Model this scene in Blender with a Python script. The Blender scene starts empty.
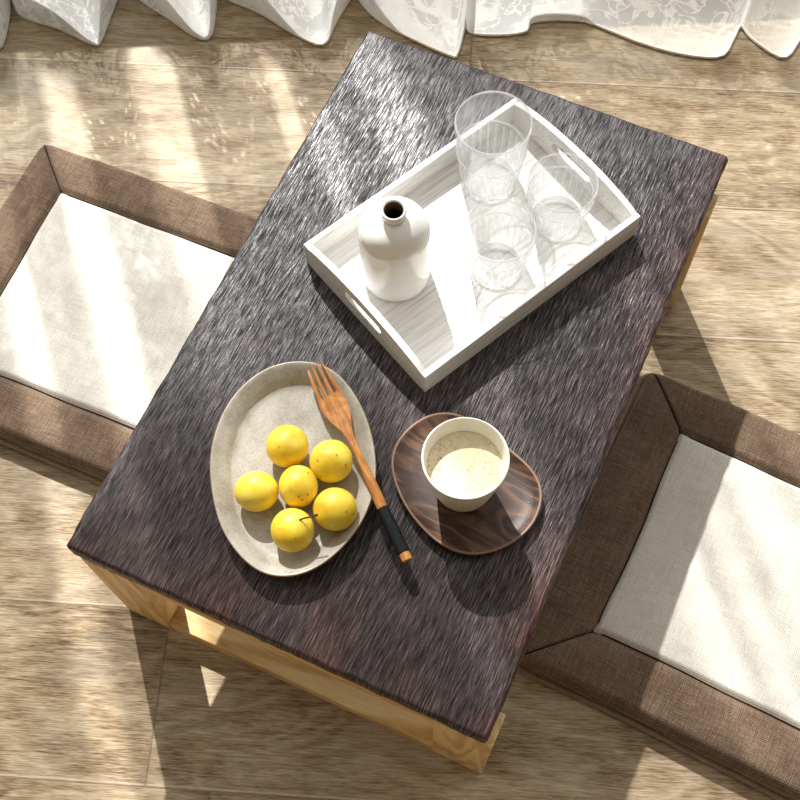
import bpy, bmesh, math, random
from mathutils import Vector, Matrix, noise

random.seed(7)
C = bpy.context.scene.collection
scene = bpy.context.scene
PI = math.pi
TOP = 0.2495            # height of the tea table's upper surface


# ------------------------------------------------------------------ helpers
def srgb(r, g, b):
    def f(c):
        c /= 255.0
        return c / 12.92 if c <= 0.04045 else ((c + 0.055) / 1.055) ** 2.4
    return (f(r), f(g), f(b), 1.0)


def link(name, bm, mats, parent=None, smooth=True, recalc=True):
    if recalc:
        bmesh.ops.recalc_face_normals(bm, faces=bm.faces[:])
    me = bpy.data.meshes.new(name)
    bm.to_mesh(me)
    bm.free()
    if not isinstance(mats, (list, tuple)):
        mats = [mats]
    for m in mats:
        me.materials.append(m)
    if smooth:
        for p in me.polygons:
            p.use_smooth = True
    o = bpy.data.objects.new(name, me)
    C.objects.link(o)
    if parent:
        o.parent = parent
    return o


def tag(o, label, cat, group=None):
    o["label"] = label
    o["category"] = cat
    if group:
        o["group"] = group
    return o


def thing(name, label, cat, loc=(0, 0, 0), rz=0.0, group=None):
    o = bpy.data.objects.new(name, None)
    C.objects.link(o)
    o.empty_display_size = 0.05
    o.location = loc
    o.rotation_euler = (0, 0, rz)
    return tag(o, label, cat, group)


def add_box(bm, x0, x1, y0, y1, z0, z1, bevel=0.0, seg=2):
    t = bmesh.new()
    bmesh.ops.create_cube(t, size=1.0)
    for v in t.verts:
        v.co = Vector((x0 + (v.co.x + .5) * (x1 - x0), y0 + (v.co.y + .5) * (y1 - y0), z0 + (v.co.z + .5) * (z1 - z0)))
    if bevel:
        bmesh.ops.bevel(t, geom=t.edges[:], offset=bevel, segments=seg, profile=.5, affect='EDGES')
    me = bpy.data.meshes.new('tmp')
    t.to_mesh(me)
    t.free()
    bm.from_mesh(me)
    bpy.data.meshes.remove(me)


def loft(bm, rings, cap0=True, cap1=True, closed=True, mat=None):
    """rings: list of lists of points; quads between neighbours."""
    vs = [[bm.verts.new(p) for p in r] for r in rings]
    n = len(vs[0])
    for k in range(len(vs) - 1):
        for i in range(n if closed else n - 1):
            j = (i + 1) % n
            f = bm.faces.new((vs[k][i], vs[k][j], vs[k + 1][j], vs[k + 1][i]))
            if mat:
                f.material_index = mat(k)
    if cap0:
        f = bm.faces.new(list(reversed(vs[0])))
        if mat:
            f.material_index = mat(0)
    if cap1:
        f = bm.faces.new(vs[-1])
        if mat:
            f.material_index = mat(len(vs) - 2)
    return vs


def lathe(bm, prof, n=64, mat=None, rfun=None, cap0=True, cap1=True):
    rings = []
    for k, (r, z) in enumerate(prof):
        ring = []
        for i in range(n):
            a = 2 * PI * i / n
            rr = r if rfun is None else rfun(k, r, z, a)
            ring.append((rr * math.cos(a), rr * math.sin(a), z))
        rings.append(ring)
    return loft(bm, rings, cap0, cap1, True, mat)


def tube(bm, pts, rad, n=8, closed=False):
    pts = [Vector(p) for p in pts]
    rings = []
    m = len(pts)
    for i, p in enumerate(pts):
        a = pts[(i - 1) % m] if (closed or i > 0) else p
        b = pts[(i + 1) % m] if (closed or i < m - 1) else p
        t = (b - a).normalized()
        up = Vector((0, 0, 1)) if abs(t.z) < .95 else Vector((1, 0, 0))
        s = t.cross(up).normalized()
        u = s.cross(t).normalized()
        r = rad(i / max(1, m - 1)) if callable(rad) else rad
        rings.append([p + s * (r * math.cos(2 * PI * k / n)) + u * (r * math.sin(2 * PI * k / n)) for k in range(n)])
    if closed:
        rings.append(rings[0])
        vs = [[bm.verts.new(q) for q in r] for r in rings[:-1]]
        vs.append(vs[0])
        for k in range(len(vs) - 1):
            for i in range(n):
                j = (i + 1) % n
                bm.faces.new((vs[k][i], vs[k][j], vs[k + 1][j], vs[k + 1][i]))
    else:
        loft(bm, rings)


def catmull(pts, per, closed=True):
    out = []
    n = len(pts)
    rng = n if closed else n - 1
    for i in range(rng):
        g = (lambda k: pts[k % n]) if closed else (lambda k: pts[max(0, min(n - 1, k))])
        p0, p1, p2, p3 = (Vector(g(i - 1)), Vector(g(i)), Vector(g(i + 1)), Vector(g(i + 2)))
        for k in range(per):
            t = k / per
            out.append(.5 * ((2 * p1) + (-p0 + p2) * t + (2 * p0 - 5 * p1 + 4 * p2 - p3) * t * t + (-p0 + 3 * p1 - 3 * p2 + p3) * t ** 3))
    if not closed:
        out.append(Vector(pts[-1]))
    return out


def sstep(a, b, x):
    t = max(0.0, min(1.0, (x - a) / (b - a)))
    return t * t * (3 - 2 * t)


# ------------------------------------------------------------------ node helpers
class N:
    def __init__(self, name):
        self.m = bpy.data.materials.new(name)
        self.m.use_nodes = True
        self.t = self.m.node_tree
        self.t.nodes.clear()
        self.out = self.t.nodes.new('ShaderNodeOutputMaterial')

    def n(self, typ, **kw):
        nd = self.t.nodes.new(typ)
        for k, v in kw.items():
            if k.startswith('_'):
                setattr(nd, k[1:], v)
        return nd

    def l(self, a, b):
        self.t.links.new(a, b)

    def coord(self, kind='Object', scale=(1, 1, 1), rot=(0, 0, 0), loc=(0, 0, 0)):
        tc = self.n('ShaderNodeTexCoord')
        mp = self.n('ShaderNodeMapping')
        mp.inputs['Scale'].default_value = scale
        mp.inputs['Rotation'].default_value = rot
        mp.inputs['Location'].default_value = loc
        self.l(tc.outputs[kind], mp.inputs['Vector'])
        return mp.outputs['Vector']

    def scale(self, vec, s, loc=(0, 0, 0)):
        mp = self.n('ShaderNodeMapping')
        mp.inputs['Scale'].default_value = s
        mp.inputs['Location'].default_value = loc
        self.l(vec, mp.inputs['Vector'])
        return mp.outputs['Vector']

    def noise(self, vec, scale, detail=3, rough=.55, dist=0.0):
        nd = self.n('ShaderNodeTexNoise')
        self.l(vec, nd.inputs['Vector'])
        nd.inputs['Scale'].default_value = scale
        nd.inputs['Detail'].default_value = detail
        nd.inputs['Roughness'].default_value = rough
        nd.inputs['Distortion'].default_value = dist
        return nd.outputs['Fac']

    def wave(self, vec, scale, dist=0, detail=2, dscale=1, direction='X', profile='SIN'):
        nd = self.n('ShaderNodeTexWave', _wave_type='BANDS', _bands_direction=direction, _wave_profile=profile)
        self.l(vec, nd.inputs['Vector'])
        nd.inputs['Scale'].default_value = scale
        nd.inputs['Distortion'].default_value = dist
        nd.inputs['Detail'].default_value = detail
        nd.inputs['Detail Scale'].default_value = dscale
        return nd.outputs['Fac']

    def vor(self, vec, scale, feature='F1', out='Distance', rnd=1.0):
        nd = self.n('ShaderNodeTexVoronoi', _feature=feature)
        self.l(vec, nd.inputs['Vector'])
        nd.inputs['Scale'].default_value = scale
        nd.inputs['Randomness'].default_value = rnd
        return nd.outputs[out]

    def ramp(self, fac, stops, interp='LINEAR'):
        nd = self.n('ShaderNodeValToRGB')
        nd.color_ramp.interpolation = interp
        el = nd.color_ramp.elements
        while len(el) > 1:
            el.remove(el[-1])
        el[0].position = stops[0][0]
        el[0].color = self.col(stops[0][1])
        for p, c in stops[1:]:
            e = el.new(p)
            e.color = self.col(c)
        self.l(fac, nd.inputs['Fac'])
        return nd.outputs['Color']

    @staticmethod
    def col(c):
        return (c, c, c, 1) if isinstance(c, (int, float)) else c

    def math(self, op, a, b=None, c=None, clamp=False):
        nd = self.n('ShaderNodeMath', _operation=op, _use_clamp=clamp)
        for i, v in enumerate((a, b, c)):
            if v is None:
                continue
            if isinstance(v, (int, float)):
                nd.inputs[i].default_value = v
            else:
                self.l(v, nd.inputs[i])
        return nd.outputs[0]

    def mix(self, fac, a, b, blend='MIX'):
        nd = self.n('ShaderNodeMix', _data_type='RGBA', _blend_type=blend)
        for sock, v in ((nd.inputs[0], fac), (nd.inputs[6], a), (nd.inputs[7], b)):
            if isinstance(v, (int, float)):
                sock.default_value = v if sock == nd.inputs[0] else (v, v, v, 1)
            elif isinstance(v, tuple):
                sock.default_value = v
            else:
                self.l(v, sock)
        return nd.outputs[2]

    def bump(self, h, dist, strength=1.0, prev=None):
        nd = self.n('ShaderNodeBump')
        nd.inputs['Strength'].default_value = strength
        nd.inputs['Distance'].default_value = dist
        self.l(h, nd.inputs['Height'])
        if prev:
            self.l(prev, nd.inputs['Normal'])
        return nd.outputs['Normal']

    def bsdf(self, color, rough=.5, normal=None, spec=.5, **kw):
        b = self.n('ShaderNodeBsdfPrincipled')
        for key, v in (('Base Color', color), ('Roughness', rough), ('Specular IOR Level', spec)):
            if isinstance(v, (int, float, tuple)):
                b.inputs[key].default_value = v
            else:
                self.l(v, b.inputs[key])
        for k, v in kw.items():
            b.inputs[k.replace('_', ' ')].default_value = v
        if normal:
            self.l(normal, b.inputs['Normal'])
        self.l(b.outputs[0], self.out.inputs['Surface'])
        return b


# ------------------------------------------------------------------ materials
def mat_floor():
    k = N('oak_planks')
    ang = math.radians(6.1)
    v = k.coord('Object', rot=(0, 0, ang))          # x along the planks
    sep = k.n('ShaderNodeSeparateXYZ')
    k.l(v, sep.inputs[0])
    X, Y = sep.outputs[0], sep.outputs[1]
    W = .1975
    yy = k.math('DIVIDE', k.math('SUBTRACT', Y, .113), W)
    row = k.math('FLOOR', yy)
    fr = k.math('FRACT', yy)
    # random per-plank offset
    wn = k.n('ShaderNodeTexWhiteNoise', _noise_dimensions='1D')
    k.l(row, wn.inputs['W'])
    off = wn.outputs['Value']
    xx = k.math('ADD', k.math('DIVIDE', X, 1.22), k.math('MULTIPLY', off, 7.31))
    colid = k.math('FLOOR', xx)
    fx = k.math('FRACT', xx)
    wn2 = k.n('ShaderNodeTexWhiteNoise', _noise_dimensions='2D')
    cmb = k.n('ShaderNodeCombineXYZ')
    k.l(row, cmb.inputs[0])
    k.l(colid, cmb.inputs[1])
    k.l(cmb.outputs[0], wn2.inputs['Vector'])
    pid = wn2.outputs['Value']
    # shifted coords per plank so grain does not run across seams
    c2 = k.n('ShaderNodeCombineXYZ')
    k.l(k.math('ADD', X, k.math('MULTIPLY', pid, 13.0)), c2.inputs[0])
    k.l(k.math('ADD', Y, k.math('MULTIPLY', pid, 5.0)), c2.inputs[1])
    k.l(k.math('MULTIPLY', pid, 9.0), c2.inputs[2])
    p = c2.outputs[0]
    # slow swirl -> cathedral grain
    slow = k.noise(k.scale(p, (3.2, 9, 1)), 1.0, 3, .5, .6)
    rings = k.wave(k.scale(p, (.0, 1, 0)), 5.0, 0)
    cath = k.math('SINE', k.math('MULTIPLY', slow, 62.0))
    cath = k.math('MULTIPLY_ADD', cath, .5, .5)
    fine = k.noise(k.scale(p, (26, 420, 1)), 1.0, 3, .65)
    fibre = k.noise(k.scale(p, (80, 820, 1)), 1.0, 1, .6)
    blot = k.noise(k.scale(p, (5, 11, 1)), 1.0, 4, .6)
    tone = k.math('ADD', k.math('MULTIPLY', cath, .11), k.math('MULTIPLY_ADD', fine, .62, -.09))
    tone = k.math('ADD', tone, k.math('MULTIPLY', fibre, .42))
    tone = k.math('ADD', tone, k.math('MULTIPLY', k.math('SUBTRACT', blot, .5), .55))
    tone = k.math('ADD', tone, k.math('MULTIPLY', k.math('SUBTRACT', pid, .5), .10))
    colr = k.ramp(tone, [(.26, srgb(80, 60, 40)), (.41, srgb(136, 114, 84)), (.54, srgb(166, 147, 118)), (.72, srgb(194, 179, 154))])
    # grey-blue weathering blotches
    grey = k.noise(k.scale(p, (6, 12, 1), (3, 1, 0)), 1.0, 4, .65)
    gm = k.ramp(grey, [(.52, 0.0), (.74, .65)])
    colr = k.mix(gm, colr, srgb(142, 134, 120))
    # seams
    s1 = k.math('LESS_THAN', fr, .0095)
    s2 = k.math('LESS_THAN', fx, .0018)
    seam = k.math('MAXIMUM', s1, s2)
    lt = k.math('MULTIPLY', k.math('LESS_THAN', k.math('ABSOLUTE', k.math('SUBTRACT', fr, .016)), .006), .4)
    colr = k.mix(lt, colr, srgb(214, 200, 176))
    colr = k.mix(k.math('MULTIPLY', seam, .45), colr, srgb(80, 62, 44))
    h = k.math('SUBTRACT', k.math('ADD', k.math('MULTIPLY', fine, .6), k.math('MULTIPLY', fibre, .5)), k.math('MULTIPLY', seam, 1.2))
    nrm = k.bump(h, .0011, .5)
    k.bsdf(colr, k.ramp(fine, [(.3, .46), (.7, .62)]), nrm, .32)
    return k.m


def mat_darktop():
    k = N('brushed_dark_wood')
    v = k.coord('Object')
    warp = k.noise(k.scale(v, (7, 5, 1)), 1.0, 2)
    sep = k.n('ShaderNodeSeparateXYZ')
    k.l(v, sep.inputs[0])
    c = k.n('ShaderNodeCombineXYZ')
    k.l(k.math('ADD', sep.outputs[0], k.math('MULTIPLY', warp, .014)), c.inputs[0])
    k.l(sep.outputs[1], c.inputs[1])
    k.l(sep.outputs[2], c.inputs[2])
    p = c.outputs[0]
    g1 = k.noise(k.scale(p, (680, 34, 60)), 1.0, 3, .62)
    g2 = k.noise(k.scale(p, (1300, 78, 60), (3, 2, 0)), 1.0, 2, .6)
    g3 = k.noise(k.scale(p, (120, 9, 30), (1, 5, 0)), 1.0, 3, .6)
    gr = k.math('ADD', k.math('MULTIPLY', g1, .6), k.math('MULTIPLY', g2, .4))
    pat = k.noise(k.scale(p, (9, 6, 1), (4, 1, 0)), 1.0, 3, .6)
    base = k.ramp(gr, [(.40, srgb(13, 9, 9)), (.53, srgb(33, 22, 22)), (.66, srgb(96, 76, 76))])
    red = k.ramp(gr, [(.36, srgb(36, 12, 12)), (.52, srgb(80, 36, 32)), (.68, srgb(134, 84, 76))])
    # redder stain towards the two ends and along the right-hand edge, as the timber is coloured
    ex = k.math('SUBTRACT', sep.outputs[0], .2228)
    ey = k.math('SUBTRACT', .35, sep.outputs[1])
    edge = k.math('MAXIMUM', k.math('MULTIPLY', ex, 4.49), k.math('MULTIPLY', ey, 2.857))
    em = k.math('MULTIPLY', k.ramp(edge, [(.72, 0.0), (1.0, .75)]), k.ramp(pat, [(.42, .1), (.66, 1.0)]))
    col = k.mix(em, base, red)
    col = k.mix(k.ramp(pat, [(.55, 0.0), (.75, .3)]), col, red)
    h = k.math('ADD', k.math('MULTIPLY', gr, 1.0), k.math('MULTIPLY', g3, .5))
    nrm = k.bump(h, .0018, .5)
    k.bsdf(col, k.ramp(gr, [(.42, .62), (.60, .30)]), nrm, k.ramp(gr, [(.42, .22), (.60, 1.0)]))
    return k.m


def mat_pine(name='pine_wood', axis=(60, 6, 60), c=((198, 152, 92), (226, 190, 132), (240, 214, 162))):
    k = N(name)
    v = k.coord('Object')
    n = k.noise(k.scale(v, tuple(a * .25 for a in axis)), 1.0, 3, .5, .8)
    ring = k.math('MULTIPLY_ADD', k.math('SINE', k.math('MULTIPLY', n, 44.0)), .5, .5)
    fine = k.noise(k.scale(v, tuple(a * 7 for a in axis)), 1.0, 3)
    t = k.math('ADD', k.math('MULTIPLY', ring, .42), k.math('MULTIPLY', fine, .6))
    col = k.ramp(t, [(.2, srgb(*c[0])), (.48, srgb(*c[1])), (.8, srgb(*c[2]))])
    kn = k.vor(k.scale(v, tuple(a * .16 for a in axis)), 1.0)
    col = k.mix(k.ramp(kn, [(.04, .9), (.12, 0.0)]), col, srgb(112, 60, 26))
    k.bsdf(col, .42, k.bump(t, .0004, .5), .4)
    return k.m


def mat_weave(name, dark, mid, light, period=.0011, slub=.5):
    k = N(name)
    v = k.coord('Object')
    s = 1.0 / period
    wx = k.wave(v, s / 2 * .318 * 1.0, 1.2, 2, 2.0, 'X')
    wy = k.wave(v, s / 2 * .318 * 1.0, 1.2, 2, 2.0, 'Y')
    tx = k.noise(k.scale(v, (900, 45, 20)), 1.0, 2, .6)
    ty = k.noise(k.scale(v, (45, 900, 20)), 1.0, 2, .6)
    fz = k.noise(v, 900, 2)
    blot = k.noise(v, 22, 3)
    t = k.math('ADD', k.math('MULTIPLY_ADD', tx, .34, .16), k.math('MULTIPLY', ty, .34))
    t = k.math('ADD', t, k.math('MULTIPLY', k.math('SUBTRACT', fz, .5), .5))
    t = k.math('ADD', t, k.math('MULTIPLY', k.math('SUBTRACT', k.math('MULTIPLY', wx, wy), .3), .18))
    t = k.math('ADD', t, k.math('MULTIPLY', k.math('SUBTRACT', blot, .5), .22))
    col = k.ramp(t, [(.34, srgb(*dark)), (.52, srgb(*mid)), (.70, srgb(*light))])
    h = k.math('ADD', t, k.math('MULTIPLY', k.math('ADD', wx, wy), .3))
    b = k.bsdf(col, .9, k.bump(h, .0008, .55), .12)
    b.inputs['Sheen Weight'].default_value = .15
    b.inputs['Sheen Roughness'].default_value = .5
    return k.m


def mat_simple(name, col, rough=.5, spec=.5, bump=None, **kw):
    k = N(name)
    v = k.coord('Object')
    nz = k.noise(v, 60, 3)
    c = k.mix(k.ramp(nz, [(.35, 0.0), (.65, 1.0)]), tuple(x * .95 if i < 3 else 1 for i, x in enumerate(col)), col)
    nrm = k.bump(k.noise(v, bump[0], 3), bump[1], .6) if bump else None
    k.bsdf(c, rough, nrm, spec, **kw)
    return k.m


def mat_whitewash():
    k = N('whitewashed_wood')
    v = k.coord('Object')
    g = k.noise(k.scale(v, (16, 330, 330)), 1.0, 4, .65)
    b = k.noise(k.scale(v, (10, 26, 26)), 1.0, 3)
    t = k.math('ADD', k.math('MULTIPLY', g, .8), k.math('MULTIPLY', b, .25))
    col = k.ramp(t, [(.34, srgb(196, 193, 188)), (.46, srgb(228, 226, 222)), (.58, srgb(243, 242, 239))])
    k.bsdf(col, .55, k.bump(g, .0005, .5), .35)
    return k.m


def mat_ceramic_plate():
    k = N('speckled_stoneware')
    v = k.coord('Object')
    n = k.noise(v, 40, 4, .65)
    f = k.noise(v, 420, 3, .6)
    t = k.math('ADD', k.math('MULTIPLY', n, .6), k.math('MULTIPLY', f, .4))
    col = k.ramp(t, [(.36, srgb(150, 143, 130)), (.5, srgb(174, 168, 156)), (.64, srgb(190, 185, 174))])
    sp = k.vor(v, 260)
    m = k.math('MULTIPLY', k.ramp(sp, [(.10, .8), (.2, 0.0)]), k.ramp(n, [(.5, 0.0), (.65, 1.0)]))
    col = k.mix(m, col, srgb(120, 100, 74))
    k.bsdf(col, .32, k.bump(n, .0006, .5), .45)
    return k.m


def mat_walnut():
    k = N('walnut_wood')
    v = k.coord('Object', rot=(0, 0, math.radians(38)))
    n = k.noise(k.scale(v, (7, 22, 10)), 1.0, 3, .5, .9)
    ring = k.math('MULTIPLY_ADD', k.math('SINE', k.math('MULTIPLY', n, 46.0)), .5, .5)
    f = k.noise(k.scale(v, (60, 620, 300)), 1.0, 3, .6)
    t = k.math('ADD', k.math('MULTIPLY', ring, .5), k.math('MULTIPLY', f, .5))
    col = k.ramp(t, [(.15, srgb(44, 29, 22)), (.45, srgb(70, 48, 37)), (.7, srgb(92, 66, 50)), (.9, srgb(112, 84, 64))])
    k.bsdf(col, .45, k.bump(f, .0004, .4), .4)
    return k.m


def mat_fruit():
    k = N('yellow_fruit_skin')
    oi = k.n('ShaderNodeObjectInfo')
    tc = k.n('ShaderNodeTexCoord')
    ad = k.n('ShaderNodeVectorMath', _operation='ADD')
    k.l(tc.outputs['Object'], ad.inputs[0])
    sc = k.n('ShaderNodeVectorMath', _operation='SCALE')
    k.l(oi.outputs['Location'], sc.inputs[0])
    sc.inputs['Scale'].default_value = 40.0
    k.l(sc.outputs[0], ad.inputs[1])
    v = ad.outputs[0]
    n = k.noise(v, 45, 3)
    col = k.ramp(n, [(.3, srgb(228, 184, 36)), (.5, srgb(240, 208, 66)), (.7, srgb(242, 220, 96))])
    sp = k.vor(v, 150)
    gate = k.noise(v, 70, 2)
    m = k.math('MULTIPLY', k.ramp(sp, [(.14, .75), (.26, 0.0)]), k.ramp(gate, [(.50, 0.0), (.58, 1.0)]))
    col = k.mix(m, col, srgb(158, 108, 26))
    b = k.bsdf(col, .42, k.bump(k.noise(v, 380, 2), .0002, .5), .4)
    b.inputs['Subsurface Weight'].default_value = .12
    b.inputs['Subsurface Radius'].default_value = (.01, .006, .002)
    return k.m


def mat_fork():
    k = N('orange_brown_wood')
    v = k.coord('Object')
    f = k.noise(k.scale(v, (600, 40, 300)), 1.0, 3, .6)
    g = k.noise(v, 60, 3)
    t = k.math('ADD', k.math('MULTIPLY', f, .6), k.math('MULTIPLY', g, .4))
    col = k.ramp(t, [(.32, srgb(136, 82, 36)), (.5, srgb(178, 118, 60)), (.68, srgb(206, 154, 92))])
    k.bsdf(col, .6, k.bump(f, .0003, .5), .25)
    return k.m


def mat_thread():
    k = N('black_thread')
    v = k.coord('Object')
    w = k.wave(v, 320, .4, 1, 1, 'Y')
    col = k.ramp(w, [(.2, srgb(8, 10, 12)), (.8, srgb(26, 29, 33))])
    k.bsdf(col, .7, k.bump(w, .0004, .7), .25)
    return k.m


def mat_milk():
    k = N('milky_coffee')
    v = k.coord('Object')
    n = k.noise(v, 90, 3)
    col = k.ramp(n, [(.35, srgb(218, 202, 164)), (.6, srgb(230, 218, 188))])
    sp = k.vor(v, 420)
    big = k.noise(v, 28, 2)
    m = k.math('MULTIPLY', k.ramp(sp, [(.20, .9), (.36, 0.0)]), k.ramp(big, [(.40, 0.0), (.55, 1.0)]))
    col = k.mix(m, col, srgb(120, 92, 50))
    b = k.bsdf(col, .22, None, .5)
    b.inputs['Subsurface Weight'].default_value = .2
    b.inputs['Subsurface Radius'].default_value = (.006, .005, .003)
    return k.m


def mat_glass(name, tint=1.0, edge=.8, haze=.03):
    """thin clear glass: see-through, shiny, whiter where it is seen edge-on"""
    k = N(name)
    tr = k.n('ShaderNodeBsdfTransparent')
    tr.inputs[0].default_value = (tint, tint, tint, 1)
    gl = k.n('ShaderNodeBsdfGlossy')
    gl.inputs['Roughness'].default_value = .04
    df = k.n('ShaderNodeBsdfTranslucent')
    df.inputs[0].default_value = (.95, .97, .98, 1)
    d2 = k.n('ShaderNodeBsdfDiffuse')
    d2.inputs[0].default_value = (.95, .97, .98, 1)
    mx0 = k.n('ShaderNodeMixShader')
    mx0.inputs[0].default_value = .5
    k.l(df.outputs[0], mx0.inputs[1])
    k.l(d2.outputs[0], mx0.inputs[2])
    lw = k.n('ShaderNodeLayerWeight')
    lw.inputs['Blend'].default_value = .18
    f1 = k.math('MULTIPLY_ADD', lw.outputs['Facing'], edge * .5, haze, clamp=True)  # bright haze and edge glints painted in as white scatter
    m1 = k.n('ShaderNodeMixShader')
    k.l(f1, m1.inputs[0])
    k.l(tr.outputs[0], m1.inputs[1])
    k.l(mx0.outputs[0], m1.inputs[2])
    f2 = k.math('MULTIPLY_ADD', lw.outputs['Fresnel'], .22, .01, clamp=True)
    m2 = k.n('ShaderNodeMixShader')
    k.l(f2, m2.inputs[0])
    k.l(m1.outputs[0], m2.inputs[1])
    k.l(gl.outputs[0], m2.inputs[2])
    k.l(m2.outputs[0], k.out.inputs['Surface'])
    return k.m


def mat_lace():
    k = N('white_lace')
    uv = k.n('ShaderNodeUVMap')
    uv.uv_map = 'UVMap'
    U = uv.outputs[0]
    tc = k.n('ShaderNodeTexCoord')
    sep = k.n('ShaderNodeSeparateXYZ')
    k.l(tc.outputs['Object'], sep.inputs[0])
    X, Z = sep.outputs[0], sep.outputs[2]
    # embroidery: rings and scrolls on net
    wob = k.n('ShaderNodeTexNoise')
    k.l(U, wob.inputs['Vector'])
    wob.inputs['Scale'].default_value = 16
    wob.inputs['Detail'].default_value = 2
    vm = k.n('ShaderNodeVectorMath', _operation='MULTIPLY_ADD')
    k.l(wob.outputs['Color'], vm.inputs[0])
    vm.inputs[1].default_value = (.06, .06, 0)
    k.l(U, vm.inputs[2])
    d = k.vor(vm.outputs[0], 13)
    r1 = k.ramp(k.math('ABSOLUTE', k.math('SUBTRACT', d, .34)), [(.035, 1.0), (.075, 0.0)])
    r2 = k.ramp(d, [(.10, 1.0), (.15, 0.0)])
    sw = k.noise(U, 26, 3, .5, 1.4)
    r3 = k.ramp(k.math('ABSOLUTE', k.math('SUBTRACT', sw, .5)), [(.02, 1.0), (.05, 0.0)])
    leafy = k.ramp(k.noise(U, 9, 3, .55, .8), [(.50, 0.0), (.56, 1.0)])
    emb = k.math('MAXIMUM', k.math('MAXIMUM', r1, r2), k.math('MULTIPLY', r3, .9))
    emb = k.math('MAXIMUM', emb, k.math('MULTIPLY', leafy, .75))
    # added see-through stripes, standing in for fold gaps, that cast the sun streaks
    wz = k.noise(k.scale(tc.outputs['Object'], (0, 0, 2.2)), 1.0, 2)
    xw = k.math('ADD', X, k.math('MULTIPLY', k.math('SUBTRACT', wz, .5), .03))

    def band(c, hw, soft, src=xw):
        return k.ramp(k.math('ABSOLUTE', k.math('SUBTRACT', src, c)), [(max(hw - soft, .0001), 1.0), (hw + soft, 0.0)])
    zlo = k.ramp(k.math('MULTIPLY', Z, .5), [(.24, 1.0), (.36, .35)])
    zsoft = k.ramp(k.math('MULTIPLY', Z, .5), [(.19, .1), (.27, .5)])
    zhi = k.ramp(k.math('MULTIPLY', Z, .5), [(.19, .15), (.27, 1.0)])
    bands = [k.math('MULTIPLY', band(-.615, .026, .010), zhi),
             band(-.500, .026, .009),
             k.math('MULTIPLY', band(-.366, .033, .006), zlo),
             band(-.190, .017, .006),
             k.math('MULTIPLY', band(-.095, .024, .008), zhi),
             k.math('MULTIPLY', band(.215, .020, .012), zsoft), k.math('MULTIPLY', band(.105, .022, .012), zsoft),
             k.math('MULTIPLY', band(.155, .012, .010), zsoft), k.math('MULTIPLY', band(.285, .018, .012), zsoft)]
    bs = bands[0]
    for b in bands[1:]:
        bs = k.math('MAXIMUM', bs, b)
    # opacity of the cloth
    net = k.ramp(k.math('MULTIPLY_ADD', X, .5, .5), [(.59, .51), (.68, .27)])      # opacity lowered towards one side so more sun reaches the floor there
    dens = k.math('MULTIPLY_ADD', emb, .17, net)
    low = k.ramp(Z, [(.02, .40), (.14, 0.0)])                 # heavier embroidered border near the hem
    dens = k.math('ADD', dens, low, clamp=True)
    hole = k.math('MULTIPLY', bs, k.ramp(k.noise(U, 14, 3), [(.30, .70), (.44, 1.0)]))
    hole = k.math('MULTIPLY', hole, k.ramp(Z, [(.08, 0.0), (.115, 1.0)]))
    dens = k.math('MULTIPLY', dens, k.math('SUBTRACT', 1.0, k.math('MULTIPLY', hole, .97)))
    # small clustered holes added to scatter specks of sunlight
    ey = k.ramp(k.vor(U, 62), [(.24, 1.0), (.34, 0.0)])
    ey = k.math('MULTIPLY', k.math('MULTIPLY', ey, k.ramp(Z, [(.12, 0.0), (.14, 1.0)])), k.ramp(k.noise(U, 8, 2), [(.50, 0.0), (.58, 1.0)]))
    dens = k.math('MULTIPLY', dens, k.math('SUBTRACT', 1.0, k.math('MULTIPLY', ey, .85)))
    tr = k.n('ShaderNodeBsdfTransparent')
    tl = k.n('ShaderNodeBsdfTranslucent')
    df = k.n('ShaderNodeBsdfDiffuse')
    colr = k.mix(emb, srgb(218, 223, 226), srgb(242, 243, 241))
    k.l(colr, tl.inputs[0])
    k.l(colr, df.inputs[0])
    nrm = k.bump(emb, .0012, .6)
    k.l(nrm, df.inputs['Normal'])
    m0 = k.n('ShaderNodeMixShader')
    m0.inputs[0].default_value = .55
    k.l(tl.outputs[0], m0.inputs[1])
    k.l(df.outputs[0], m0.inputs[2])
    m1 = k.n('ShaderNodeMixShader')
    k.l(dens, m1.inputs[0])
    k.l(tr.outputs[0], m1.inputs[1])
    k.l(m0.outputs[0], m1.inputs[2])
    k.l(m1.outputs[0], k.out.inputs['Surface'])
    return k.m


M_floor = mat_floor()
M_top = mat_darktop()
M_pine_x = mat_pine('pine_rail_wood', (6, 60, 60))
M_pine_z = mat_pine('pine_leg_wood', (50, 50, 8))
M_brown = mat_weave('brown_linen', (80, 63, 49), (114, 94, 77), (150, 130, 112))
M_cream = mat_weave('cream_linen', (188, 182, 170), (214, 209, 199), (232, 228, 220))
M_pipe = mat_weave('tan_piping_cloth', (112, 94, 76), (148, 128, 106), (176, 156, 134))
M_seam = mat_simple('dark_seam_thread', srgb(44, 33, 26), .9, .1)
M_wash = mat_whitewash()
M_plate = mat_ceramic_plate()
M_lip = mat_simple('iron_brown_glaze', srgb(150, 124, 88), .4)
M_walnut = mat_walnut()
M_walnut_edge = mat_simple('pale_walnut_edge', srgb(124, 94, 74), .5)
M_white = mat_simple('white_glaze', srgb(247, 246, 242), .10, .5)
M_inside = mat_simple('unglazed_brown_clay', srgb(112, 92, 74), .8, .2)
M_cup = mat_simple('cream_white_porcelain', srgb(238, 235, 224), .25, .5)
M_milk = mat_milk()
M_fruit = mat_fruit()
M_stem = mat_simple('dry_stem', srgb(84, 62, 30), .7, .2)
M_fork = mat_fork()
M_thread = mat_thread()
M_glass = mat_glass('clear_glass')
M_glassrib = mat_glass('ribbed_glass', 1.0, .9, .22)  # extra white paints the bright lines along the ribs
M_glassrim = mat_glass('glint_ring_glass', 1.0, .6, .38)  # whiter still, painting the highlight line on rim and rings
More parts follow.
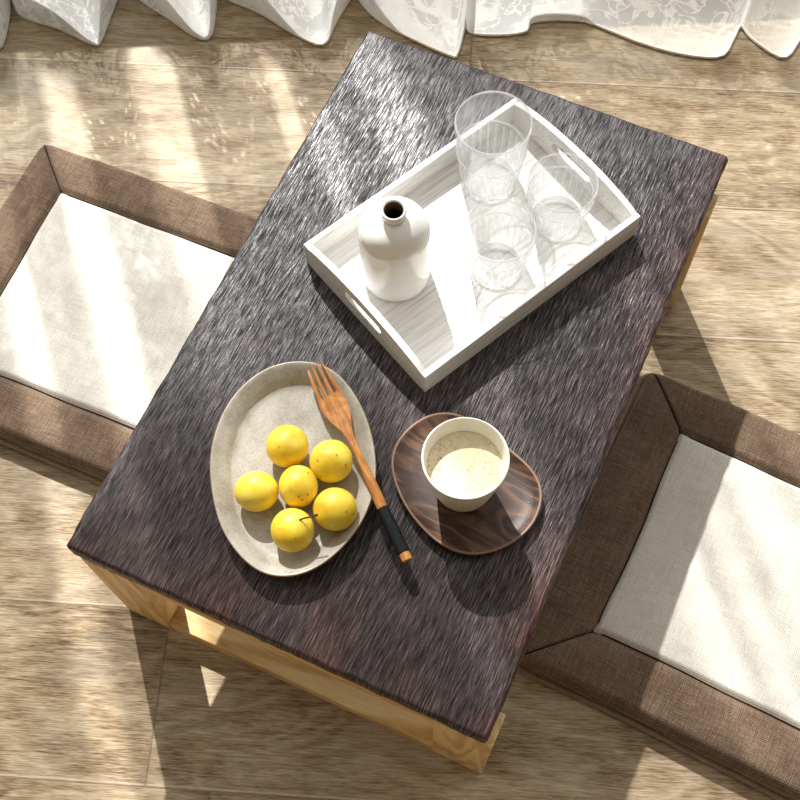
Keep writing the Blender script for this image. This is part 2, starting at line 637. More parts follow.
M_pane = mat_glass('window_glass', .99, .1, .0)
M_lace = mat_lace()
M_hem = mat_weave('white_hem_cloth', (214, 212, 202), (232, 230, 222), (244, 242, 236))
M_paint = mat_simple('white_wall_paint', srgb(232, 228, 220), .8, .2)
M_frame = mat_simple('white_window_paint', srgb(236, 236, 234), .4, .4)

# ------------------------------------------------------------------ setting
bm = bmesh.new()
bmesh.ops.create_grid(bm, x_segments=4, y_segments=4, size=1.0)
for v in bm.verts:
    v.co = Vector((v.co.x * 2.2, v.co.y * 2.1 - .60, 0))
fl = link('floor', bm, M_floor, smooth=False)
fl['kind'] = 'structure'

WY = 1.40
SILL = .229
bm = bmesh.new()
add_box(bm, -2.2, 2.2, WY, WY + .10, 0, SILL)
add_box(bm, -2.2, 2.2, WY, WY + .10, 2.2, 2.6)
add_box(bm, -2.2, -1.5, WY, WY + .10, SILL, 2.2)
add_box(bm, 1.5, 2.2, WY, WY + .10, SILL, 2.2)
w = link('wall_back', bm, M_paint, smooth=False)
w['kind'] = 'structure'

win = bpy.data.objects.new('window_1', None)
C.objects.link(win)
win['kind'] = 'structure'
bm = bmesh.new()
for x0, x1, z0, z1 in ((-1.5, 1.5, SILL, SILL + .03), (-1.5, 1.5, 2.16, 2.2), (-1.5, -1.46, SILL + .03, 2.16), (1.46, 1.5, SILL + .03, 2.16)):
    add_box(bm, x0, x1, WY + .075, WY + .098, z0, z1, .002, 1)
link('window_frame', bm, M_frame, win, smooth=False)
bm = bmesh.new()
add_box(bm, -1.46, 1.46, WY + .084, WY + .088, SILL + .03, 2.16)
link('window_pane', bm, M_pane, win, smooth=False)

# ------------------------------------------------------------------ curtain
hem = [(-1.05, 1.22), (-.96, 1.29), (-.90, 1.20), (-.84, 1.285), (-.76, 1.21), (-.70, 1.19), (-.68, 1.29), (-.631, 1.285),
       (-.585, 1.203), (-.560, 1.185), (-.553, 1.240), (-.557, 1.290), (-.551, 1.280), (-.534, 1.243), (-.476, 1.216), (-.425, 1.185),
       (-.413, 1.194), (-.393, 1.275), (-.377, 1.296), (-.361, 1.266), (-.315, 1.226), (-.274, 1.190), (-.253, 1.193), (-.246, 1.264),
       (-.239, 1.282), (-.229, 1.258), (-.182, 1.230), (-.129, 1.186), (-.090, 1.166), (-.072, 1.204), (-.049, 1.249), (-.040, 1.257),
       (-.030, 1.237), (-.013, 1.213), (.022, 1.182), (.090, 1.138), (.104, 1.141), (.121, 1.206), (.118, 1.198), (.127, 1.176), (.167, 1.170),
       (.204, 1.174), (.219, 1.192), (.286, 1.190), (.327, 1.169), (.368, 1.145), (.423, 1.122), (.479, 1.114), (.503, 1.146),
       (.517, 1.168), (.529, 1.144), (.568, 1.107), (.598, 1.140), (.626, 1.178), (.666, 1.118), (.72, 1.20), (.78, 1.12), (.84, 1.21),
       (.90, 1.13), (.97, 1.21), (1.05, 1.14)]
path = catmull([(a, b, 0) for a, b in hem], 7, closed=False)
zs = [.0025, .012, .025, .045, .07, .10, .14, .19, .25, .33, .42, .53, .66, .82, 1.0, 1.25, 1.5, 1.8, 2.1, 2.35]
bm = bmesh.new()
uvl = bm.loops.layers.uv.new('UVMap')
arc = [0.0]
for a, b in zip(path, path[1:]):
    arc.append(arc[-1] + (b - a).length)
grid = []
for z in zs:
    row = []
    k = sstep(0.0, .9, z)
    for i, p in enumerate(path):
        wob = noise.noise(Vector((p.x * 9, z * 3.5, 1.3))) * .010 * sstep(0, .3, z)
        yc = 1.255 + .03 * k
        base = p.y + (yc - 1.22) * k * .0
        yy = (p.y * (1 - .45 * k) + yc * .45 * k) + .03 * k + wob
        yy = min(yy, 1.385)
        row.append(bm.verts.new((p.x, yy, z)))
    grid.append(row)
for j in range(len(zs) - 1):
    for i in range(len(path) - 1):
        f = bm.faces.new((grid[j][i], grid[j][i + 1], grid[j + 1][i + 1], grid[j + 1][i]))
        for lp, (ii, jj) in zip(f.loops, ((i, j), (i + 1, j), (i + 1, j + 1), (i, j + 1))):
            lp[uvl].uv = (arc[ii], zs[jj])
cur = link('lace_curtain', bm, M_lace, recalc=False)
tag(cur, 'white embroidered lace curtain gathered in folds that touch the wooden floor', 'curtain')
bm = bmesh.new()
tube(bm, [(p.x, p.y, .0028) for p in path[::2]], .0022, 6)
link('hem', bm, M_hem, cur)

# ------------------------------------------------------------------ tea table
YAW = -0.4664
DX, DY = -0.332, 0.3476
TW, TL, TT = .4455, .70, .033
table = thing('tea_table', 'low rectangular tea table with a dark brushed wood top on a pale pine frame', 'table', (DX, DY, 0), YAW)


def rect_outline(x0, x1, y0, y1, r, n):
    pts = []
    for cx, cy, a0 in ((x1 - r, y0 + r, -90), (x1 - r, y1 - r, 0), (x0 + r, y1 - r, 90), (x0 + r, y0 + r, 180)):
        for i in range(7):
            a = math.radians(a0 + 15 * i)
            pts.append((cx + r * math.cos(a), cy + r * math.sin(a)))
    out = []
    for i, p in enumerate(pts):
        q = pts[(i + 1) % len(pts)]
        d = math.hypot(q[0] - p[0], q[1] - p[1])
        m = max(1, int(d / n))
        for k in range(m):
            out.append((p[0] + (q[0] - p[0]) * k / m, p[1] + (q[1] - p[1]) * k / m))
    return out


ol = rect_outline(-.0035, TW + .0012, -.0008, TL + .0015, .0035, .006)
rings = []
for ins, z in ((.010, TOP - TT), (.004, TOP - TT + .004), (.0008, TOP - TT + .011), (0, TOP - .0065), (.0006, TOP - .0028), (.0020, TOP - .0008), (.0045, TOP)):
    r = []
    for x, y in ol:
        wv = .0014 * noise.noise(Vector((x * 40, y * 40, z * 60))) + .0008 * noise.noise(Vector((x * 140, y * 140, z * 200)))
        cx, cy = TW / 2, TL / 2
        sx, sy = (1 - 2 * (ins - wv) / TW), (1 - 2 * (ins - wv) / TL)
        r.append((cx + (x - cx) * sx, cy + (y - cy) * sy, z))
    rings.append(r)
bm = bmesh.new()
loft(bm, rings)
tt = link('tabletop', bm, M_top, table)
tt['label'] = 'dark brown brushed wood top with reddish worn edges'
tt.data.polygons[0].use_smooth = True

LX0, LX1 = .0045, TW + .007       # frame is a little wider than the top on one side
LW, LD = .060, .034
LT = TOP - TT
for y0 in (0.0005, TL - .030 - LD):
    for x0, x1 in ((LX0, LX0 + LW), (LX1 - LW, LX1)):
        bm = bmesh.new()
        add_box(bm, x0, x1, y0, y0 + LD, 0, LT, .0012, 2)
        link('leg', bm, M_pine_z, table, smooth=False)
    bm = bmesh.new()
    add_box(bm, LX0 + LW, LX1 - LW, y0 + .0006, y0 + LD - .0006, 0, .031, .001, 2)
    link('lower_rail', bm, M_pine_x, table, smooth=False)
    bm = bmesh.new()
    add_box(bm, LX0 + LW, LX1 - LW, y0 + .0006, y0 + LD - .0006, LT - .020, LT, .001, 2)
    link('upper_rail', bm, M_pine_x, table, smooth=False)

# ------------------------------------------------------------------ floor cushions
S, BW = .2015, .0685


def hgt(x, y):
    """height of the padded border above the floor"""
    d = S - max(abs(x), abs(y))
    e = max(0.0, min(1.0, d / BW))
    edge = math.sqrt(max(0.0, 1 - (1 - min(1, e / .16)) ** 2))
    z = .011 + .025 * edge
    z += .003 * math.sin(PI * e)
    z -= .0055 * sstep(.88, 1.0, e)
    m = abs(abs(x) - abs(y)) * .7071
    z -= .0035 * math.exp(-(m / .0018) ** 2) * sstep(.0, .2, e)
    z += .0022 * noise.noise(Vector((x * 16, y * 16, .4))) * (.3 + .7 * math.sin(PI * e))
    return z


def warp(x, y):
    return (x + .003 * noise.noise(Vector((y * 9, x * 4, 2.1))), y + .003 * noise.noise(Vector((x * 9, y * 4, 5.7))))


def make_cushion(label, loc, rz):
    root = thing('floor_cushion', label, 'cushion', loc, rz, 'square linen floor cushions')
    bm = bmesh.new()
    ns, ne = 130, 30
    for q in range(4):
        rot = Matrix.Rotation(q * PI / 2, 3, 'Z')
        rows = []
        for j in range(ne + 1):
            e = j / ne
            half = S - BW * e
            row = []
            for i in range(ns + 1):
                # finer sampling at both mitres
                u = -1 + 2 * i / ns
                u = math.copysign(1 - (1 - abs(u)) ** 1.8, u) if abs(u) < 1 else u
                p = rot @ Vector((u * half, -half, 0))
                # slightly rounded outer corners
                rr = 1 - .012 * (1 - e) * sstep(.92, 1.0, abs(u))
                x, y = p.x * rr, p.y * rr
                z = hgt(p.x, p.y)
                wx, wy = warp(x, y)
                row.append(bm.verts.new((wx, wy, z)))
            rows.append(row)
        # skirt down to the floor
        low = [bm.verts.new((v.co.x * .992, v.co.y * .992, .0035)) for v in rows[0]]
        rows.insert(0, low)
        for j in range(len(rows) - 1):
            for i in range(ns):
                bm.faces.new((rows[j][i], rows[j][i + 1], rows[j + 1][i + 1], rows[j + 1][i]))
    bmesh.ops.remove_doubles(bm, verts=bm.verts[:], dist=.0004)
    b = link('border', bm, M_brown, root)
    b['label'] = 'brown linen border with mitred corners'
    # centre panel
    bm = bmesh.new()
    n = 90
    h = S - BW + .001
    g = []
    for j in range(n + 1):
        row = []
        for i in range(n + 1):
            fx, fy = -1 + 2 * i / n, -1 + 2 * j / n
            fx = math.copysign(1 - (1 - abs(fx)) ** 1.5, fx)
            fy = math.copysign(1 - (1 - abs(fy)) ** 1.5, fy)
            x, y = fx * h, fy * h
            d = h - max(abs(x), abs(y))
            z = .0290 + .0075 * sstep(-.003, .008, d) + .003 * sstep(0, .09, d) + .0016 * noise.noise(Vector((x * 14, y * 14, 3)))
            wx, wy = warp(x, y)
            row.append(bm.verts.new((wx, wy, z)))
        g.append(row)
    for j in range(n):
        for i in range(n):
            bm.faces.new((g[j][i], g[j][i + 1], g[j + 1][i + 1], g[j + 1][i]))
    pnl = link('centre_panel', bm, M_cream, root)
    pnl['label'] = 'cream linen centre panel'
    # dark seam lines: the four mitres and the panel's edge
    bm = bmesh.new()
    for a, b in ((1, 1), (-1, 1), (1, -1), (-1, -1)):
        pts = []
        for i in range(15):
            q = (S - .010) - (BW - .010) * i / 14
            wx, wy = warp(a * q, b * q)
            pts.append((wx, wy, hgt(a * q, b * q) + .0004))
        tube(bm, pts, .0008, 6)
    q = S - BW
    pts = []
    for a, b in ((-1, -1), (1, -1), (1, 1), (-1, 1)):
        for i in range(24):
            f = i / 24
            x, y = [(-q + 2 * q * f, -q), (q, -q + 2 * q * f), (q - 2 * q * f, q), (-q, q - 2 * q * f)][[(-1, -1), (1, -1), (1, 1), (-1, 1)].index((a, b))]
            wx, wy = warp(x, y)
            pts.append((wx, wy, hgt(x, y) + .0006))
    tube(bm, pts, .0012, 6, True)
    sm = link('seam', bm, M_seam, root)
    sm['label'] = 'dark brown seam line'
    # piping round the bottom edge
    bm = bmesh.new()
    pts = []
    for x, y in rect_outline(-S - .002, S + .002, -S - .002, S + .002, .012, .01):
        wx, wy = warp(x, y)
        pts.append((wx, wy, .0055 + .0012 * noise.noise(Vector((x * 30, y * 30, 0)))))
    tube(bm, pts, .0036, 8, True)
    pp = link('piping', bm, M_pipe, root)
    pp['label'] = 'tan piping along the lower edge'
    bm = bmesh.new()
    add_box(bm, -S + .006, S - .006, -S + .006, S - .006, .0005, .008, .002, 1)
    link('underside', bm, M_brown, root)
    return root


def dup(root, label, loc, rz):
    r = root.copy()
    C.objects.link(r)
    r.location = loc
    r.rotation_euler = (0, 0, rz)
    r['label'] = label
    for ch in list(root.children):
        c = ch.copy()
        C.objects.link(c)
        c.parent = r
    return r


def centre(tl, rz, s=.403):
    a, b = Vector((math.cos(rz), math.sin(rz))), Vector((math.sin(rz), -math.cos(rz)))
    c = Vector(tl) + (a + b) * (s / 2)
    return (c.x, c.y, 0)


rzL, rzR = math.radians(-24.7), math.radians(-29.2)
cl = make_cushion('brown bordered floor cushion with a cream panel, partly under the table near the fruit plate', centre((-.474, .9985), rzL), rzL)
cr = dup(cl, 'brown bordered floor cushion with the straight edge of the table shadow across its cream panel', centre((.3125, .617), rzR), rzR)

# ------------------------------------------------------------------ serving tray
tray = thing('serving_tray', 'whitewashed wooden serving tray with two handle slots, carrying bottle and glasses', 'tray', (.0844, .6672, TOP), math.radians(36.9))
TLn, TWd, TH, TK = .298, .2025, .036, .007
bm = bmesh.new()
add_box(bm, -TLn / 2 + TK, TLn / 2 - TK, -TWd / 2 + TK, TWd / 2 - TK, .0006, .0066, .0005, 1)
link('tray_base', bm, M_wash, tray, smooth=False)
for s in (-1, 1):
    bm = bmesh.new()
    y0, y1 = sorted((s * TWd / 2, s * (TWd / 2 - TK)))
    add_box(bm, -TLn / 2, TLn / 2, y0, y1, 0, TH, .0009, 2)
    link('long_side', bm, M_wash, tray, smooth=False)


def end_panel(bm, x0, x1):
    hw = TWd / 2 - TK - .0002
    arch = .014
    outer = [(-hw, 0), (hw, 0)]
    for i in range(25):
        u = 1 - 2 * i / 24
        outer.append((u * hw, TH + arch * (1 - u * u) ** .8 if abs(u) < 1 else TH))
    inner = []
    L, R, zc = .030, .0075, .028
    for cx, a0 in ((L - R, -90), (-L + R, 90)):
        for i in range(13):
            a = math.radians(a0 + 15 * i)
            inner.append((cx + R * math.cos(a), zc + R * math.sin(a)))
    ed = []
    for loop in (outer, inner):
        vs = [bm.verts.new((x0, y, z)) for y, z in loop]
        for i in range(len(vs)):
            ed.append(bm.edges.new((vs[i], vs[(i + 1) % len(vs)])))
    r = bmesh.ops.triangle_fill(bm, edges=ed, use_beauty=True)
    faces = [f for f in r['geom'] if isinstance(f, bmesh.types.BMFace)]
    e = bmesh.ops.extrude_face_region(bm, geom=faces)
    bmesh.ops.translate(bm, verts=[g for g in e['geom'] if isinstance(g, bmesh.types.BMVert)], vec=(x1 - x0, 0, 0))


for s in (-1, 1):
    bm = bmesh.new()
    x0, x1 = sorted((s * TLn / 2, s * (TLn / 2 - TK)))
    end_panel(bm, x0, x1)
    e = link('end_panel', bm, M_wash, tray, smooth=False)
    e['label'] = 'arched tray end with a rounded handle slot'

TB = TOP + .0067            # inner surface of the tray

# ------------------------------------------------------------------ bottle
bottle = thing('ceramic_bottle', 'glossy white round-shouldered ceramic bottle with a narrow mouth on the tray', 'bottle', (.0015, .6350, TB))
bm = bmesh.new()
prof = [(.0, .0003), (.032, .0003), (.0352, .0018), (.0363, .0055)]
for i in range(9):
    prof.append((.0366 + .0003 * math.sin(PI * i / 8), .006 + .077 * (i + 1) / 9))
R0, zsh = .0368, .083
for i in range(1, 15):
    a = (PI / 2) * i / 15
    prof.append((.0115 + (R0 - .0115) * math.cos(a) ** .95, zsh + .0295 * math.sin(a)))
prof.append((.0115, zsh + .0302))
prof[0] = (.001, .0003)
lathe(bm, prof, 72, cap1=False)
link('body', bm, M_white, bottle)
bm = bmesh.new()
zt = zsh + .0302
prof = [(.0113, zt - .001), (.0110, zt + .003), (.0112, zt + .0062), (.0122, zt + .0078), (.0130, zt + .0095), (.0129, zt + .0112), (.0120, zt + .0122),
        (.0106, zt + .0120), (.0097, zt + .0105), (.0092, zt + .007), (.0092, zt - .004), (.020, zt - .012), (.030, zt - .028), (.031, .01), (.001, .006)]
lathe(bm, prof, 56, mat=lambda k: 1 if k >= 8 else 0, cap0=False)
nk = link('neck', bm, [M_white, M_inside], bottle)
nk['label'] = 'white rolled lip around a dark brown mouth'

# ------------------------------------------------------------------ tumblers


def tumbler(label, loc, h, rt, rb, smooth_from):
    bm = bmesh.new()
    ribs = 26
    hb = h * smooth_from
    th = .0016

    def rad(z):
        return rb + (rt - rb) * (z / h) ** .8

    prof = [(.001, .001), (rb - .005, .001), (rb - .0015, .0003), (rad(.003), .003)]
    nz = 14
    for i in range(1, nz + 1):
        z = .003 + (hb - .003) * i / nz
        prof.append((rad(z), z))
    prof += [(rad(hb) + .0009, hb + .001), (rad(hb) + .0009, hb + .0022)]
    for i in range(1, 7):
        z = hb + .0022 + (h - hb - .003) * i / 6
        prof.append((rad(z) + .0005, z))
    prof += [(rad(h) + .0003, h - .0002), (rad(h) - .0006, h), (rad(h) - .0014, h - .0004)]
    for i in range(1, 9):
        z = h - .0004 - (h - .010) * i / 8
        prof.append((rad(z) - th, z))
    prof += [(rb - .006, .0078), (.001, .0074)]

    def rib(f):
        c = f.calc_center_median()
        if not (.003 < c.z < hb):
            return 0
        a = math.atan2(c.y, c.x)
        return 1 if abs(math.cos(a * ribs / 2)) < .5 and math.hypot(c.x, c.y) > rad(c.z) - th * .8 else 0

    def rf(k, r, z, a):
        if .003 < z < hb and k < 4 + nz:
            return r - .0011 * (1 - abs(math.cos(a * ribs / 2)) ** .7) * sstep(.002, .006, z)
        return r
    lathe(bm, prof, ribs * 6, rfun=rf)
    for f in bm.faces:
        f.material_index = rib(f)
    o = link('glass_tumbler', bm, [M_glass, M_glassrib])
    o.location = loc
    for nm, rr, z, w in (('rim', rad(h) - .0006, h - .0004, .0010), ('shoulder_ring', rad(hb) + .0004, hb + .0016, .0009), ('base_ring', rb - .0035, .0052, .0013)):
        bm = bmesh.new()
        tube(bm, [(rr * math.cos(2 * PI * i / 96), rr * math.sin(2 * PI * i / 96), z) for i in range(96)], w, 8, True)
        link(nm, bm, M_glassrim, o)
    return tag(o, label, 'glass', 'clear ribbed tumblers on the tray')


tumbler('tall clear ribbed glass tumbler standing by the arched far end of the tray', (.1085, .7490, TB), .104, .0400, .031, .54)
tumbler('short clear ribbed tumbler nearest the tray corner, by the handle slot', (.1788, .6950, TB), .070, .0367, .029, .66)
tumbler('short clear ribbed tumbler between the white bottle and the other two glasses', (.1085, .6390, TB), .073, .0375, .029, .66)

# ------------------------------------------------------------------ plate
pl_pts = [(-0.1018, 0.5298), (-0.0711, 0.5216), (-0.0501, 0.4987), (-0.0329, 0.4615), (-0.0252, 0.4161), (-0.0293, 0.3788), (-0.0447, 0.346), (-0.0683, 0.3201),
          (-0.0913, 0.3049), (-0.117, 0.3002), (-0.1398, 0.3056), (-0.16, 0.3241), (-0.1779, 0.3518), (-0.1874, 0.3859), (-0.1914, 0.4236), (-0.1862, 0.4555),
          (-0.1748, 0.4845), (-0.1569, 0.507), (-0.1326, 0.5244)]
PC = Vector((-.1085, .4155))


def resample(pts, n):
    out = catmull([(p[0], p[1], 0) for p in pts], 14)
    L = [0]
    for i in range(len(out)):
        L.append(L[-1] + (out[(i + 1) % len(out)] - out[i]).length)
    res = []
    j = 0
    for i in range(n):
        t = L[-1] * i / n
        while L[j + 1] < t:
            j += 1
        f = (t - L[j]) / (L[j + 1] - L[j])
        res.append(out[j].lerp(out[(j + 1) % len(out)], f))
    # light smoothing of the hand-thrown outline
    for _ in range(14):
        res = [(res[i - 1] + res[i] * 2 + res[(i + 1) % n]) / 4 for i in range(n)]
    return res


def inset_ring(outl, c, d, z, wob=0.0):
    r = []
    for p in outl:
        v = Vector((p.x - c.x, p.y - c.y))
        L = v.length
        q = v * max(.01, (L - d) / L)
        r.append((q.x, q.y, z + wob * noise.noise(Vector((p.x * 20, p.y * 20, 7)))))
    return r


outl = resample(list(reversed(pl_pts)), 120)
bm = bmesh.new()
prof = [(.075, .0030), (.052, .0024), (.040, .0005), (.034, .0003), (.028, .0022), (.012, .0085), (.003, .0180), (.0004, .0212), (.0004, .0226), (.0014, .0234),
        (.0028, .0230), (.0060, .0206), (.0120, .0158), (.0165, .0118), (.0185, .0092), (.0205, .0074), (.027, .0068), (.045, .0064), (.066, .0062), (.080, .0062)]
loft(bm, [inset_ring(outl, PC, d, z, .0006 if .003 < z < .02 and d < .02 else 0) for d, z in prof], mat=lambda k: 1 if 6 <= k <= 8 else 0)
plate = link('oval_plate', bm, [M_plate, M_lip])
plate.location = (PC.x, PC.y, TOP)
tag(plate, 'oval beige speckled stoneware plate with a raised rim holding yellow fruit', 'plate')

# ------------------------------------------------------------------ fruit
WELL = TOP + .0064
fr = [((-.1131, .4332), (.0213, .0213, .0208), 'round yellow fruit farthest from the table end, left of the fork neck', 0),
      ((-.0700, .4154), (.0216, .0214, .0208), 'round yellow fruit closest to the wooden fork handle', 1),
      ((-.1432, .3876), (.0216, .0198, .0200), 'slightly squat yellow fruit lying apart near the left plate rim', 2),
      ((-.1024, .3909), (.0192, .0208, .0206), 'small yellow fruit in the middle, surrounded by the five others', 3),
      ((-.1083, .3466), (.0211, .0211, .0206), 'round yellow fruit with a thin brown stem on its shoulder', 4),
      ((-.0669, .3659), (.0214, .0211, .0208), 'speckled yellow fruit right beside the stem tip of its neighbour', 5)]


def fruit_mesh(sx, sy, sz, seed):
    bm = bmesh.new()
    bmesh.ops.create_uvsphere(bm, u_segments=40, v_segments=24, radius=1.0)
    rot = Matrix.Rotation(seed * 1.3, 3, 'X') @ Matrix.Rotation(.5 + seed, 3, 'Y')
    for v in bm.verts:
        p = v.co.copy()
        k = 1 + .018 * noise.noise(p * 1.3 + Vector((seed, 0, 0)))
        # small dimple at the stem end
        k -= .06 * math.exp(-((1 - p.z) / .03))
        q = rot @ (p * k)
        v.co = Vector((q.x * sx, q.y * sy, q.z * sz))
    return bm


for (x, y), (sx, sy, sz), lab, sd in fr:
    o = link('yellow_fruit', fruit_mesh(sx, sy, sz, sd), M_fruit)
    o.location = (x, y, WELL + sz - .0003)
    tag(o, lab, 'fruit', 'yellow fruits on the oval plate')
    if sd == 4:
        bm = bmesh.new()
        pts = catmull([(.0085, .0040, .0182), (.0125, .0046, .0205), (.0185, .0047, .0235), (.0262, .0052, .0275)], 6, False)
        tube(bm, pts, lambda t: .0009 if t < .85 else .0013, 8)
        st = link('stem', bm, M_stem, o)
        st['label'] = 'thin dry brown stem'

# ------------------------------------------------------------------ fork
fA, fB = Vector((-.0858, .5210)), Vector((.0008, .3120))       # tine tips -> handle end
fd = (fB - fA)
FL = fd.length
fork = thing('table_fork', 'orange-brown wooden fork with a black thread wrapped handle lying across the plate rim', 'fork', (fA.x, fA.y, TOP), math.atan2(fd.y, fd.x) + PI / 2)
# local: tips at y=0, handle end at y=-FL


def fz(y):
    t = -y
    z = .0262
    z -= .0050 * math.exp(-((t - .045) / .022) ** 2)      # shallow bowl of the head
    z -= .0016 * sstep(.12, .20, t) * 0
    return z


def fx(y):
    # the handle bends slightly sideways as the photo shows
    t = -y
    return .0016 * math.sin(PI * min(1, t / .17))


def plank_poly(bm, loop, th):
    vs = [bm.verts.new((p[0], p[1], 0)) for p in loop]
    ed = [bm.edges.new((vs[i], vs[(i + 1) % len(vs)])) for i in range(len(vs))]
    r = bmesh.ops.triangle_fill(bm, edges=ed, use_beauty=True)
    faces = [f for f in r['geom'] if isinstance(f, bmesh.types.BMFace)]
    e = bmesh.ops.extrude_face_region(bm, geom=faces)
    bmesh.ops.translate(bm, verts=[g for g in e['geom'] if isinstance(g, bmesh.types.BMVert)], vec=(0, 0, th))


tips = [(-.0078, -.0016), (-.0026, .0002), (.0026, .0012), (.0078, .0018)]
half = [(-.0010, .0009)]
loop = []
# left silhouette from neck up to first tine, then in and out of the slots, down the right side
wprof = [(.098, .0036), (.088, .0040), (.078, .0056), (.069, .0092), (.060, .0122), (.052, .0138), (.044, .0138), (.036, .0130)]
for t, w in wprof:
    loop.append((-w, -t))
for t, w in ((.027, .0121), (.018, .0110), (.009, .0100)):
    loop.append((-w, -t))
roots = .0365
for i, (tx, ty) in enumerate(tips):
    hw_tip, hw_root = .0009, .0020
    xr = -.0108 + .0072 * i
    if i > 0:
        # slot wall going out to the tip (left side of this tine)
        for s in (0, .33, .66):
            loop.append((xr - (hw_root + (hw_tip - hw_root) * s) + (tx - xr) * s, -roots + .002 * i * .5 + (roots + ty) * s))
    loop.append((tx - hw_tip, ty - .0012))
    loop.append((tx, ty))
    loop.append((tx + hw_tip, ty - .0012))
    if i < 3:
        for s in (.66, .33, 0):
            loop.append((xr + (hw_root + (hw_tip - hw_root) * s) + (tx - xr) * s, -roots + .002 * i * .5 + (roots + ty) * s))
for t, w in ((.009, .0100), (.018, .0110), (.027, .0121)):
    loop.append((w, -t))
for t, w in reversed(wprof):
    loop.append((w, -t))
bm = bmesh.new()
plank_poly(bm, loop, .0028)
bmesh.ops.bevel(bm, geom=[e for e in bm.edges if len(e.link_faces) == 2 and e.calc_face_angle(0) > .8], offset=.0005, segments=2, affect='EDGES')
for v in bm.verts:
    v.co.x += fx(v.co.y)
    v.co.z += fz(v.co.y) - .0028
hd = link('fork_head', bm, M_fork, fork, smooth=False)
hd['label'] = 'four-tined flat wooden fork head'


def fork_rod(name, t0, t1, r, mat, lab=None, squash=.75, n=14, ridges=0):
    bm = bmesh.new()
    rings = []
    m = 18 if not ridges else ridges * 4
    for i in range(m + 1):
        t = t0 + (t1 - t0) * i / m
        rr = r(t) if callable(r) else r
        if i in (0, m):
            rr *= .86
        if ridges:
            rr *= 1 + .03 * math.sin(i * PI / 2)
        rings.append([(fx(-t) + rr * math.cos(2 * PI * k / n), -t, fz(-t) - .0010 + rr * squash * math.sin(2 * PI * k / n)) for k in range(n)])
    loft(bm, rings)
    o = link(name, bm, mat, fork)
    if lab:
        o['label'] = lab
    return o


fork_rod('fork_handle', .092, .172, lambda t: .0038 + .0016 * sstep(.10, .16, t), M_fork)
fork_rod('handle_wrap', .168, FL - .0085, lambda t: .0060 + .0004 * sstep(.17, .2, t), M_thread, 'tightly wound black thread grip', ridges=30)
fork_rod('handle_end', FL - .010, FL, .0053, M_fork, 'bare orange wood butt of the handle')

# ------------------------------------------------------------------ saucer, cup, drink
sc_pts = [(0.0374, 0.4702), (0.0600, 0.4665), (0.0842, 0.4503), (0.1075, 0.4263), (0.1259, 0.4081), (0.1365, 0.3867), (0.1347, 0.3661), (0.123, 0.3436), (0.1049, 0.3293),
          (0.085, 0.3202), (0.0608, 0.3176), (0.0396, 0.3247), (0.0211, 0.3405), (0.005, 0.3615), (-0.0063, 0.3852), (-0.0127, 0.4117), (-0.0095, 0.4329), (0.0011, 0.4486),
          (0.0170, 0.4621)]
SC = Vector((.062, .392))
outl = resample(list(reversed(sc_pts)), 110)
bm = bmesh.new()
prof = [(.045, .0006), (.020, .0003), (.010, .0022), (.003, .0078), (.0003, .0112), (.0003, .0126), (.0014, .0132), (.0028, .0126), (.0065, .0098), (.0120, .0076),
        (.020, .0066), (.034, .0062), (.052, .0060)]
loft(bm, [inset_ring(outl, SC, d, z) for d, z in prof], mat=lambda k: 1 if 4 <= k <= 6 else 0)
sau = link('wooden_saucer', bm, [M_walnut, M_walnut_edge])
sau.location = (SC.x, SC.y, TOP)
tag(sau, 'pebble-shaped dark walnut saucer with a thin pale edge under the cup', 'saucer')

CUPX, CUPY, CZ = .0582, .3890, TOP + .0064
bm = bmesh.new()
cp = [(.001, .0022), (.019, .0022), (.0205, .0004), (.0235, .0004), (.0262, .0040)]
for i in range(1, 12):
    t = i / 11
    cp.append((.0262 + .0134 * t ** .72, .004 + .0595 * t))
cp += [(.0403, .0648), (.0404, .0660), (.0396, .0666), (.0386, .0660), (.0380, .0640)]
for i in range(1, 11):
    t = 1 - i / 11
    cp.append((.0234 + .0146 * t ** .72, .006 + .058 * t))
cp += [(.016, .0058), (.001, .0056)]


def facet(k, r, z, a):
    return r * (1 - .012 * (abs(math.sin(a * 7)) ** .6) * (1 if k < 15 and .006 < z < .045 else 0))


lathe(bm, cp, 112, rfun=facet)
cup = link('porcelain_cup', bm, M_cup)
cup.location = (CUPX, CUPY, CZ)
cup.data.transform(Matrix.Diagonal((1.01, 1.01, 1.27, 1)))
tag(cup, 'white handleless porcelain cup of milky drink standing on the walnut saucer', 'cup')
bm = bmesh.new()
lathe(bm, [(.0354, .0466), (.0362, .0492), (.0361, .0495), (.0345, .0490), (.020, .0490), (.001, .0490)], 72)
mk = link('milky_coffee', bm, M_milk)
mk.location = (CUPX, CUPY, CZ)
mk.data.transform(Matrix.Diagonal((1.0, 1.0, 1.27, 1)))
tag(mk, 'creamy beige milk coffee with fine brown specks filling the white cup', 'drink')

# ------------------------------------------------------------------ light
sun_dir = Vector((.240 * math.cos(math.radians(45)), -.971 * math.cos(math.radians(45)), -math.sin(math.radians(45))))
sd = bpy.data.lights.new('sun', 'SUN')
sd.energy = 9.2
sd.angle = math.radians(.75)
sd.color = (1.0, .99, .965)
so = bpy.data.objects.new('sun', sd)
C.objects.link(so)
so.rotation_euler = sun_dir.to_track_quat('-Z', 'Y').to_euler()
so.location = (-1, 4, 4)

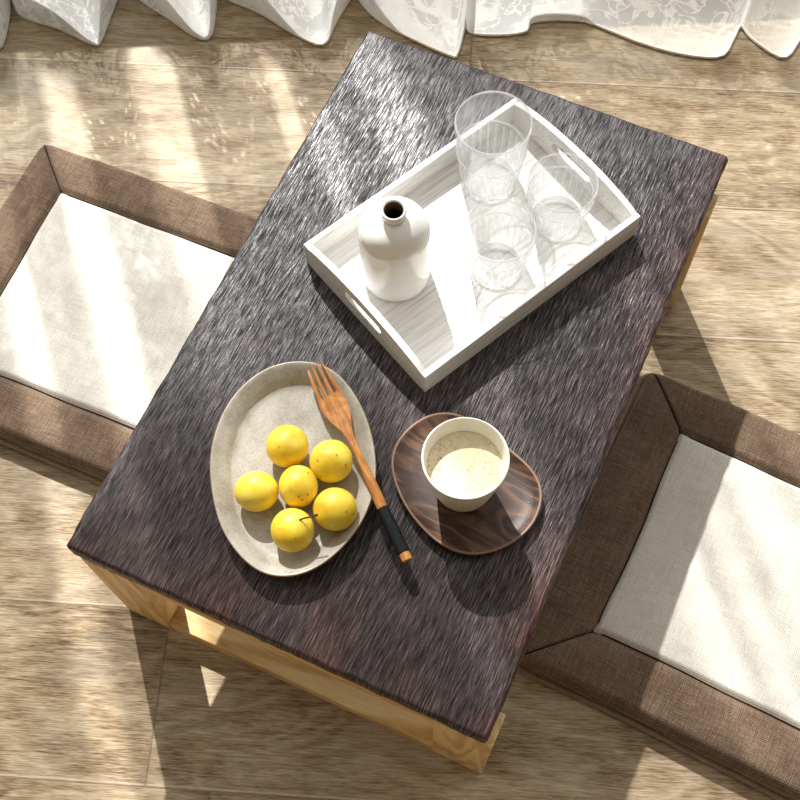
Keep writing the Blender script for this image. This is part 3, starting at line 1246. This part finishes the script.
wd = bpy.data.worlds.new('daylight')
scene.world = wd
wd.use_nodes = True
nt = wd.node_tree
nt.nodes.clear()
out = nt.nodes.new('ShaderNodeOutputWorld')
bg = nt.nodes.new('ShaderNodeBackground')
tc = nt.nodes.new('ShaderNodeTexCoord')
sep = nt.nodes.new('ShaderNodeSeparateXYZ')
nt.links.new(tc.outputs['Generated'], sep.inputs[0])
rp = nt.nodes.new('ShaderNodeValToRGB')
ma = nt.nodes.new('ShaderNodeMath')
ma.operation = 'MULTIPLY_ADD'
ma.inputs[1].default_value = .5
ma.inputs[2].default_value = .5
nt.links.new(sep.outputs[1], ma.inputs[0])
nt.links.new(ma.outputs[0], rp.inputs[0])
e = rp.color_ramp.elements
e[0].position = .22
e[0].color = (.095, .073, .048, 1)
e[1].position = 1.0
e[1].color = (1.0, 1.04, 1.10, 1)
x = rp.color_ramp.elements.new(.49)
x.color = (.185, .160, .130, 1)
x = rp.color_ramp.elements.new(.62)
x.color = (.62, .60, .57, 1)
nt.links.new(rp.outputs[0], bg.inputs[0])
bg.inputs[1].default_value = 2.05
nt.links.new(bg.outputs[0], out.inputs[0])

# ------------------------------------------------------------------ camera
cam = bpy.data.cameras.new('camera')
cam.sensor_width = 36
cam.lens = 1182.45 * 36 / 800
cam.clip_start = .02
co = bpy.data.objects.new('camera', cam)
C.objects.link(co)
right, up, fw = Vector((.9991, -.0386, -.017)), Vector((.0421, .9144, .4026)), Vector((0, .403, -.9152))
m = Matrix((right, up, -fw)).transposed().to_4x4()
m.translation = Vector((0, 0, 1.362))
co.matrix_world = m
scene.camera = co

vs = scene.view_settings
vs.view_transform = 'Standard'
vs.look = 'None'
vs.exposure = 0.0
vs.gamma = 1.0
vs.use_curve_mapping = False
scene.cycles.use_denoising = True
scene.cycles.denoiser = 'OPENIMAGEDENOISE'
scene.cycles.denoising_input_passes = 'RGB_ALBEDO_NORMAL'
scene.cycles.denoising_prefilter = 'ACCURATE'
scene.cycles.max_bounces = 10
scene.cycles.transparent_max_bounces = 24
scene.cycles.caustics_reflective = False
scene.cycles.caustics_refractive = False
